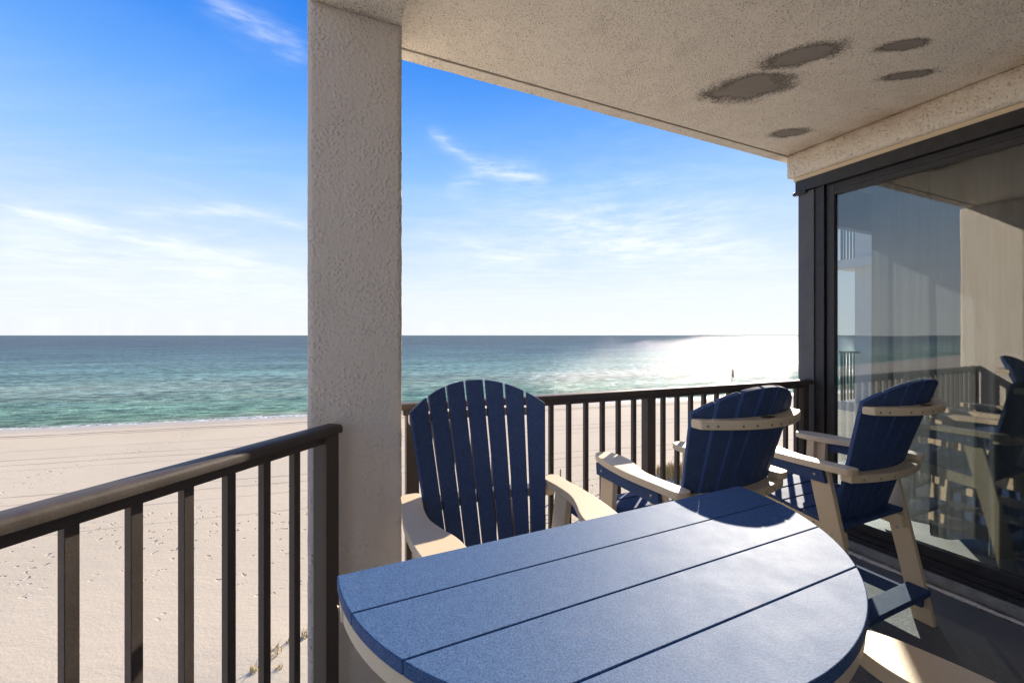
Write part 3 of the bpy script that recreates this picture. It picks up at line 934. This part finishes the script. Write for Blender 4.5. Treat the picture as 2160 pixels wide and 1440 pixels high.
bal = [1.566 + 0.119 * k for k in range(-12, 13) if k not in (0,)]
railing("railing", "long dark brown railing on the sea side, behind the three chairs", rail_a, rail_d, rail_n, 0.0, 3.06, bal, [0.045, 1.566, 3.065], (0.05, 0.075))
bal = [0.2 + 0.1195 * k for k in range(0, 17)]
railing("railing", "short dark brown railing left of the column, running inland", left_a, left_d, left_n, 0.02, 2.25, bal, [0.052, 2.2], (0.015, 0.0))

# ------------------------------------------------------------------ chairs
def make_chair():
    root = empty("tall_chair")
    # --- back slats
    Z0, HT = 0.525, 0.732
    def P(u, t):
        hw = 0.218 + 0.088 * t
        sag = 0.010 + 0.082 * t
        return Vector((hw * u, 0.189 - 0.2586 * t + sag * u * u, Z0 + HT * t))
    ttop = lambda u: 1 - 0.146 * abs(u) ** 2.1
    ns = 7
    for k in range(ns):
        u0, u1 = -1 + 2 * k / ns, -1 + 2 * (k + 1) / ns
        gp = 0.016
        u0 += gp; u1 -= gp
        nt, nu = 10, 6
        front = []
        um = (u0 + u1) / 2
        for j in range(nt + 1):
            row = []
            for i in range(nu + 1):
                f = i / nu
                u = u0 + (u1 - u0) * f
                t = ttop(u) * j / nt
                a, c_ = P(u0, t), P(u1, t)
                row.append(a.lerp(c_, f))
            front.append(row)
        nrm = (P(u1, .5) - P(u0, .5)).cross(P(um, .9) - P(um, .1)).normalized()
        if nrm.y > 0:
            nrm = -nrm
        th = 0.021
        vs = [p for r in front for p in r] + [p + nrm * th for r in front for p in r]
        W_ = nu + 1
        N = W_ * (nt + 1)
        fs = []
        for j in range(nt):
            for i in range(nu):
                a = j * W_ + i
                fs.append((a, a + W_, a + W_ + 1, a + 1))
                fs.append((N + a, N + a + 1, N + a + W_ + 1, N + a + W_))
        for j in range(nt):
            a, b_ = j * W_, (j + 1) * W_
            fs.append((a, N + a, N + b_, b_))
            a, b_ = j * W_ + nu, (j + 1) * W_ + nu
            fs.append((a, b_, N + b_, N + a))
        for i in range(nu):
            fs.append((i, i + 1, N + i + 1, N + i))
            a = nt * W_ + i
            fs.append((a, N + a, N + a + 1, a + 1))
        m = MB()
        m.add(vs, fs)
        o = m.build("back_slat", M_NAVY, root, 0.0035)
        bm = bmesh.new(); bm.from_mesh(o.data)
        bmesh.ops.recalc_face_normals(bm, faces=bm.faces[:])
        bm.to_mesh(o.data); bm.free()
    # --- curved braces
    def brace(nm, z0, z1, xe, ext, wd, screws):
        t = ((z0 + z1) / 2 - Z0) / HT
        n = 22
        inner, outer = [], []
        hw = 0.218 + 0.088 * t
        for i in range(n + 1):
            x = -xe + 2 * xe * i / n
            u = x / hw
            y = P(min(1, max(-1, u)), t).y - 0.0225 + (0.02 * (abs(u) - 1) if abs(u) > 1 else 0)
            inner.append(Vector((x, y, z0)))
        for i in range(n + 1):
            x = -xe * ext + 2 * xe * ext * i / n
            u = x / hw
            yc = P(0, t).y - 0.0225 - wd
            ye = P(1, t).y - 0.0225 - wd * 0.75
            outer.append(Vector((x, yc + (ye - yc) * (abs(x) / (xe * ext)) ** 2.0, z0)))
        m = MB()
        # strip of quads (top, bottom, rims)
        K = n + 1
        vs = inner + outer + [p + Vector((0, 0, z1 - z0)) for p in inner] + [p + Vector((0, 0, z1 - z0)) for p in outer]
        fs = []
        for i in range(n):
            fs.append((i, i + 1, K + i + 1, K + i))
            fs.append((2 * K + i, 3 * K + i, 3 * K + i + 1, 2 * K + i + 1))
            fs.append((i, 2 * K + i, 2 * K + i + 1, i + 1))
            fs.append((K + i, K + i + 1, 3 * K + i + 1, 3 * K + i))
        fs.append((0, K, 3 * K, 2 * K))
        fs.append((n, 2 * K + n, 3 * K + n, K + n))
        m.add(vs, fs)
        sc = m
        for fx in screws:
            i = (fx + 1) / 2 * n
            i0 = int(min(n - 1, i))
            p = outer[i0].lerp(outer[i0 + 1], i - i0)
            d = (outer[i0 + 1] - outer[i0]).normalized()
            nr = Vector((d.y, -d.x, 0))
            if nr.y > 0:
                nr = -nr
            sc.dome(p + Vector((0, 0, (z1 - z0) * 0.42)), nr, 0.0048)
        o = m.build(nm, [M_CREAM, M_SCREW], root, 0.005)
        bm = bmesh.new(); bm.from_mesh(o.data)
        bmesh.ops.recalc_face_normals(bm, faces=bm.faces[:])
        bm.to_mesh(o.data); bm.free()
        return o
    ub = brace("upper_brace", 1.098, 1.133, 0.292, 1.0, 0.066, [-.93, -.82, -.52, -.33, -.1, .08, .3, .45, .65, .78, .93])
    bd = MB()
    tc_ = P(0, (1.1155 - Z0) / HT)
    bd.disc((0.0, tc_.y - 0.0225 - 0.030, 1.1325), (0, 0, 1), 0.036, 0.003, 0, 24, 0.015, up=(0, 1, 0))
    bd.build("badge", M_BADGE, ub, 0.001)
    brace("lower_brace", 0.776, 0.8115, 0.300, 1.02, 0.060, [-.8, -.5, -.2, .1, .4, .65, .85])
    # --- legs
    for s in (-1, 1):
        lean = 0.21
        m = MB()
        w_ = 0.092
        x0 = s * 0.270
        zt = 0.811
        m.prism([(x0, 0, 0), (x0, w_ * 0.92, 0), (x0, w_ + lean * zt, zt), (x0, lean * zt, zt)], (s * 0.030, 0, 0))
        m.dome((s * 0.300, 0.15, 0.51), (s, 0, 0), 0.006)
        m.dome((x0, 0.150, 0.44), (-s, 0, 0), 0.008)
        m.build("rear_leg", [M_CREAM, M_STEEL], root, 0.004)
        m = MB()
        m.prism([(x0, 0.545, 0), (x0, 0.640, 0), (x0, 0.590, zt), (x0, 0.492, zt)], (s * 0.030, 0, 0))
        m.prism([(x0 - s * 0.0305, 0.562, 0.30), (x0 - s * 0.0305, 0.606, 0.30), (x0 - s * 0.0305, 0.584, zt - 0.002), (x0 - s * 0.0305, 0.540, zt - 0.002)], (s * 0.030, 0, 0))
        m.build("front_leg", M_CREAM, root, 0.004)
        # navy rail under the arm, outside the legs
        m = MB()
        m.prism([(s * 0.301, 0.165, 0.748), (s * 0.301, 0.600, 0.752), (s * 0.301, 0.605, 0.811), (s * 0.301, 0.180, 0.811)], (s * 0.022, 0, 0))
        m.dome((s * 0.323, 0.215, 0.78), (s, 0, 0), 0.006)
        m.dome((s * 0.323, 0.56, 0.78), (s, 0, 0), 0.006)
        m.build("arm_rail", [M_NAVY, M_STEEL], root, 0.003)
        # arm: narrow rounded heel, S curve, broad paddle in front
        def spline(pts, n=10):
            out = []
            for i in range(len(pts) - 1):
                p0 = pts[max(0, i - 1)]; p1 = pts[i]; p2 = pts[i + 1]; p3 = pts[min(len(pts) - 1, i + 2)]
                for k in range(n):
                    t = k / n
                    out.append(tuple(0.5 * ((2 * b1) + (-a1 + c1) * t + (2 * a1 - 5 * b1 + 4 * c1 - d1) * t * t + (-a1 + 3 * b1 - 3 * c1 + d1) * t ** 3)
                                     for a1, b1, c1, d1 in zip(p0, p1, p2, p3)))
            out.append(pts[-1])
            return out
        outer_ = [(0.300, 0.052), (0.322, 0.060), (0.334, 0.082), (0.339, 0.16), (0.348, 0.27), (0.350, 0.37), (0.340, 0.49), (0.322, 0.585), (0.305, 0.632), (0.288, 0.652)]
        inner_ = [(0.288, 0.652), (0.255, 0.655), (0.222, 0.636), (0.204, 0.585), (0.202, 0.53), (0.214, 0.46), (0.243, 0.385), (0.266, 0.31), (0.270, 0.24), (0.266, 0.17), (0.258, 0.10), (0.262, 0.064), (0.276, 0.052)]
        pl = spline(outer_, 5)[:-1] + spline(inner_, 5)
        m = MB()
        m.prism([(s * x, y, 0.8125) for x, y in pl], (0, 0, 0.031))
        m.build("arm", M_CREAM, root, 0.007, 3)
        # stringer under the seat
        m = MB()
        xs = s * 0.238
        pr = [(0.108, 0.455), (0.66, 0.515), (0.705, 0.540), (0.70, 0.565), (0.62, 0.585), (0.40, 0.560), (0.14, 0.525), (0.116, 0.518)]
        m.prism([(xs, y, z) for y, z in pr], (s * 0.0305, 0, 0))
        for k in range(6):
            y = 0.16 + 0.09 * k
            m.dome((xs + s * 0.0305, y, 0.50 + y * 0.10), (s, 0, 0), 0.0055)
        m.build("seat_rail", [M_CREAM, M_SCREW], root, 0.004)
        # side stretcher
        m = MB()
        m.box(min(s * 0.242, s * 0.2695), max(s * 0.242, s * 0.2695), 0.040, 0.600, 0.085, 0.150)
        m.build("side_stretcher", M_NAVY, root, 0.003)
    # --- seat slats
    prof = [(0.118, 0.533), (0.215, 0.535), (0.31, 0.545), (0.405, 0.557), (0.50, 0.571), (0.60, 0.583), (0.695, 0.566)]
    for k in range(len(prof) - 1):
        (y0, z0), (y1, z1) = prof[k], prof[k + 1]
        d = Vector((0, y1 - y0, z1 - z0)); d.normalize()
        n_ = Vector((0, -d.z, d.y))
        a = Vector((0, y0, z0)) + d * 0.0035
        L = (Vector((0, y1, z1)) - Vector((0, y0, z0))).length - 0.007
        m = MB()
        hw = 0.2665
        m.obox(Vector((-hw, a.y, a.z)), (2 * hw, 0, 0), d * L, n_ * 0.021)
        m.build("seat_slat", M_NAVY, root, 0.004)
    # --- foot boards
    m = MB()
    m.box(-0.2685, 0.2685, 0.012, 0.105, 0.151, 0.180)
    m.build("rear_stretcher", M_NAVY, root, 0.004)
    m = MB()
    m.box(-0.2685, 0.2685, 0.515, 0.625, 0.151, 0.180)
    m.build("footrest", M_NAVY, root, 0.004)
    return root


ch = make_chair()
GRP = "tall navy and cream chairs around the table"


def place(o, x, y, ang, label):
    o.location = (x, y, 0.0)
    o.rotation_euler = (0, 0, ang)
    tag(o, label, "chair", GRP)


spots = [(-0.139, 1.761, R(180 + 22), "tall navy and cream slatted chair facing the camera, next to the stucco column"),
         (0.963, 1.682, R(24), "tall navy and cream chair seen from behind, shading the far end of the table"),
         (1.846, 1.956, R(24), "tall navy and cream chair seen from behind, beside the glass door"),
         (0.7525, 0.151, R(26), "tall chair of which only a cream arm shows, at the near right of the table")]
copies = [ch] + [copy_tree(ch) for _ in spots[1:]]
for o, sp in zip(copies, spots):
    place(o, *sp)

# ------------------------------------------------------------------ table
TS = 0.8818
TL = Vector((-0.401, 0.9565, 0)) * TS
te = Vector((0.9076, 0.420, 0)).normalized()
tv = Vector((te.y, -te.x, 0))
TZ = 0.965
table = empty("half_round_table", (0, 0, 0))
tag(table, "half round navy plank table with a cream rim", "table")
A_, B_ = 0.679 * TS, 0.635 * TS


def tp(u, v, z):
    p = TL + te * u + tv * v
    return Vector((p.x, p.y, z))


def halfw(v, grow=0.0):
    q = min(1.0, max(0.0, v / (B_ + grow)))
    return (A_ + grow) * math.sqrt(max(0.0, 1 - q * q))


mt = MB()
seams = [0.0, 0.153 * TS, 0.317 * TS, 0.479 * TS, B_ - 0.0005]
for k in range(4):
    v0, v1 = seams[k] + (0.0013 if k else 0), seams[k + 1] - (0.0013 if k < 3 else 0)
    left, right = [], []
    n = 18 if k == 3 else 9
    for i in range(n + 1):
        f = i / n
        if k == 3:
            f = math.sin(f * math.pi / 2)
        v = v0 + (v1 - v0) * f
        h = halfw(v)
        left.append(tp(A_ - h, v, TZ - 0.024))
        right.append(tp(A_ + h, v, TZ - 0.024))
    mt.prism(left + right[::-1], (0, 0, 0.024))
mt.build("tabletop", M_TOP, table, 0.0022, 2)
ma = MB()
rim, rin = [], []
n = 60
for i in range(n + 1):
    a = math.pi * i / n
    rim.append((A_ - (A_ - 0.004) * math.cos(a), 0.006 + (B_ - 0.010) * math.sin(a)))
    rin.append((A_ - (A_ - 0.09) * math.cos(a), 0.07 + (B_ - 0.16) * math.sin(a)))
for i in range(n):
    q = [tp(*rim[i], 0), tp(*rim[i + 1], 0), tp(*rin[i + 1], 0), tp(*rin[i], 0)]
    zt, zb = TZ - 0.0255, TZ - 0.058
    vs = [Vector((p.x, p.y, zb)) for p in q] + [Vector((p.x, p.y, zt)) for p in q]
    ma.add(vs, [(0, 1, 2, 3), (4, 7, 6, 5), (0, 4, 5, 1), (2, 6, 7, 3)])
o0, o1 = tp(0.004, 0.006, TZ - 0.058), tp(2 * A_ - 0.004, 0.006, TZ - 0.058)
ma.obox(o0, o1 - o0, tv * 0.062, (0, 0, 0.0325))
apron = ma.build("rim", M_CREAM, table, 0.004)
bm = bmesh.new(); bm.from_mesh(apron.data)
bmesh.ops.remove_doubles(bm, verts=bm.verts[:], dist=1e-5)
bmesh.ops.recalc_face_normals(bm, faces=bm.faces[:])
bm.to_mesh(apron.data); bm.free()
for (u, v, wu, wv) in ((0.115, 0.066, 0.034, 0.10), (2 * A_ - 0.15, 0.066, 0.034, 0.10), (A_ - 0.05, 0.38, 0.10, 0.034)):
    m = MB()
    m.obox(tp(u, v, 0.0), te * wu, tv * wv, (0, 0, TZ - 0.0585))
    m.build("leg", M_CREAM, table, 0.004)
m = MB()
m.obox(tp(0.150, 0.098, 0.22), te * (2 * A_ - 0.301), tv * 0.034, (0, 0, 0.08))
m.build("cross_bar", M_NAVY, table, 0.003)
m = MB()
m.obox(tp(0.150, 0.098, 0.80), te * (2 * A_ - 0.301), tv * 0.034, (0, 0, 0.08))
m.build("cross_bar", M_NAVY, table, 0.003)

# ------------------------------------------------------------------ things on the beach
def ground(x, y):
    p = Vector((x, y, 0))
    return sand_z(p.dot(sh_t), p.dot(sh_n))


def clump(name, x, y, nbl, rad, h, label, m=M_GRASS, oats=0, group=None, droop=0.5):
    b = MB()
    z = ground(x, y) - 0.03
    for i in range(nbl + oats):
        o = i >= nbl
        a = random.uniform(0, 2 * math.pi)
        r = rad * math.sqrt(random.random()) * (0.6 if o else 1)
        bx, by = r * math.cos(a), r * math.sin(a)
        hh = h * random.uniform(0.45, 1.0) * (1.7 if o else 1) * (1 - 0.35 * (r / max(rad, .01)))
        la = random.uniform(0, 2 * math.pi)
        ln = hh * random.uniform(0.15, droop) * (0.5 if o else 1)
        w_ = 0.010 * (1 + h) * random.uniform(.7, 1.2) * (0.6 if o else 1)
        sx, sy = -math.sin(la) * w_, math.cos(la) * w_
        pts = []
        for k in range(5):
            t = k / 4
            cx_, cy_, cz_ = bx + math.cos(la) * ln * t * t, by + math.sin(la) * ln * t * t, hh * (t - 0.22 * t ** 3 * (ln / hh))
            ww = (1 - t) ** 0.7 if not o else (0.6 if t < .74 else 2.6 * (1.05 - t) * 2)
            pts.append(((cx_ - sx * ww, cy_ - sy * ww, cz_), (cx_ + sx * ww, cy_ + sy * ww, cz_)))
        k0 = len(b.v)
        for p, q in pts:
            b.v += [p, q]
        for k in range(4):
            b.f.append((k0 + 2 * k, k0 + 2 * k + 1, k0 + 2 * k + 3, k0 + 2 * k + 2))
            b.mi.append(1 if o else 0)
    ob = b.build(name, [m, M_OATS])
    ob.location = (x, y, z)
    tag(ob, label, "grass clump", group)
    return ob


G = "grass clumps on the dunes below"
clump("dune_grass", 9.75, 25.5, 600, 0.9, 0.95, "dry tan dune grass clump with tall seed heads, between the post and chair", oats=16, group=G)
clump("dune_grass", 10.75, 25.3, 640, 0.95, 1.0, "dense tan dune grass clump close to the second chair's back", oats=14, group=G)
clump("dune_grass", 8.35, 25.4, 90, 0.35, 0.45, "small dry grass tuft left of the middle railing post", oats=3, group=G)
clump("dune_grass", 12.6, 25.4, 420, 1.1, 0.8, "wide tan dune grass patch behind the second chair", oats=14, group=G)
for (x, y, r, h, n_, lb) in ((-6.36, 11.95, 0.10, 0.34, 16, "wispy dry grass tuft nearest the column on the near sand"), (-6.62, 11.55, 0.24, 0.30, 46, "largest wispy grass tuft on the near sand by the railing"),
                             (-6.75, 10.95, 0.12, 0.30, 30, "wispy grass tuft nearest the bottom edge on the near sand"), (-6.15, 11.0, 0.10, 0.2, 26, "small star shaped grass tuft on the near sand"),
                             (-6.05, 12.2, 0.10, 0.45, 24, "upright grass tuft half hidden by the column edge")):
    clump("grass_tuft", x, y, n_, r, h, lb, group="grass tufts on the near sand", droop=1.1)

for (x, y, h, lb) in ((2.72, 23.4, 1.45, "tall thin wooden post on the sand behind the first chair"), (8.55, 25.2, 1.1, "short thin wooden post beside the small grass tuft"), (11.1, 25.0, 1.25, "thin wooden post beside the dense dune grass")):
    b = MB()
    b.tube((0, 0, -0.2), (0, 0, h), 0.045, 0.04, 8)
    b.tube((0, 0, h), (0, 0, h + 0.012), 0.040, 0.024, 8)
    o = b.build("wooden_post", M_WOOD)
    o.location = (x, y, ground(x, y))
    tag(o, lb, "post", "thin wooden posts on the beach")

# sand fence of wired slats
sf = empty("sand_fence", (5.6, 19.6, ground(5.6, 19.6)))
tag(sf, "sagging slatted sand fence behind the second chair's arm", "fence")
b = MB()
for k in range(26):
    x = k * 0.075
    hz = 0.62 - 0.12 * math.sin(k / 25 * math.pi) + random.uniform(-.02, .02)
    tl = random.uniform(-0.05, 0.05)
    b.obox((x, 0.2 * x, -0.1), (0.03, 0, 0), (0, 0.012, 0), (tl, 0, hz + 0.1))
b.build("slat_row", M_WOOD, sf)
for zz in (0.2, 0.42):
    b = MB()
    for k in range(25):
        s_ = lambda q: zz - 0.06 * math.sin(q / 25 * math.pi)
        b.tube((k * 0.075, 0.2 * k * 0.075 - 0.006, s_(k)), ((k + 1) * 0.075, 0.2 * (k + 1) * 0.075 - 0.006, s_(k + 1)), 0.006, 0.006, 5)
    b.build("wire", M_STEEL, sf)

wk = empty("walkway_fence", (1.51, 19.0, ground(1.51, 19.0)))
tag(wk, "low wooden walkway fence of two thin rails, below the first chair", "fence")
wd_ = Vector((2.05, 1.75, 0))
b = MB()
for zz in (0.34, 0.70):
    for k in range(-2, 3):
        b.tube(wd_ * k * 0.5 + Vector((0, 0, zz)), wd_ * (k + 1) * 0.5 + Vector((0, 0, zz + 0.005)), 0.022, 0.022, 6)
b.build("rail_pair", M_WOOD, wk)
for k in range(-2, 4):
    b = MB()
    b.tube(wd_ * k * 0.5 + Vector((0, 0, -0.2)), wd_ * k * 0.5 + Vector((0, 0, 0.78)), 0.035, 0.032, 8)
    b.build("post", M_WOOD, wk)

# beach warning flag by the water
fx, fy = 35.6, 67.5
fp = empty("beach_flag", (fx, fy, ground(fx, fy)))
tag(fp, "small flag on a pole standing at the water's edge", "flag")
b = MB()
b.tube((0, 0, -0.4), (0, 0, 3.9), 0.06, 0.045, 8)
b.build("pole", M_WOOD, fp)
b = MB()
fv, nn = [], 8
for i in range(nn + 1):
    for j in range(5):
        t = i / nn
        fv.append((0.05 + 0.28 * t + 0.05 * math.sin(4 * t + j), 0.06 * math.sin(6 * t + j * .5), 3.85 - 0.28 * j - 0.45 * t * t))
ff = [(i * 5 + j, (i + 1) * 5 + j, (i + 1) * 5 + j + 1, i * 5 + j + 1) for i in range(nn) for j in range(4)]
b.add(fv, ff)
fo = b.build("flag_cloth", M_FLAG, fp, smooth=True)
sm_ = fo.modifiers.new("cloth_thickness", 'SOLIDIFY')
sm_.thickness = 0.01
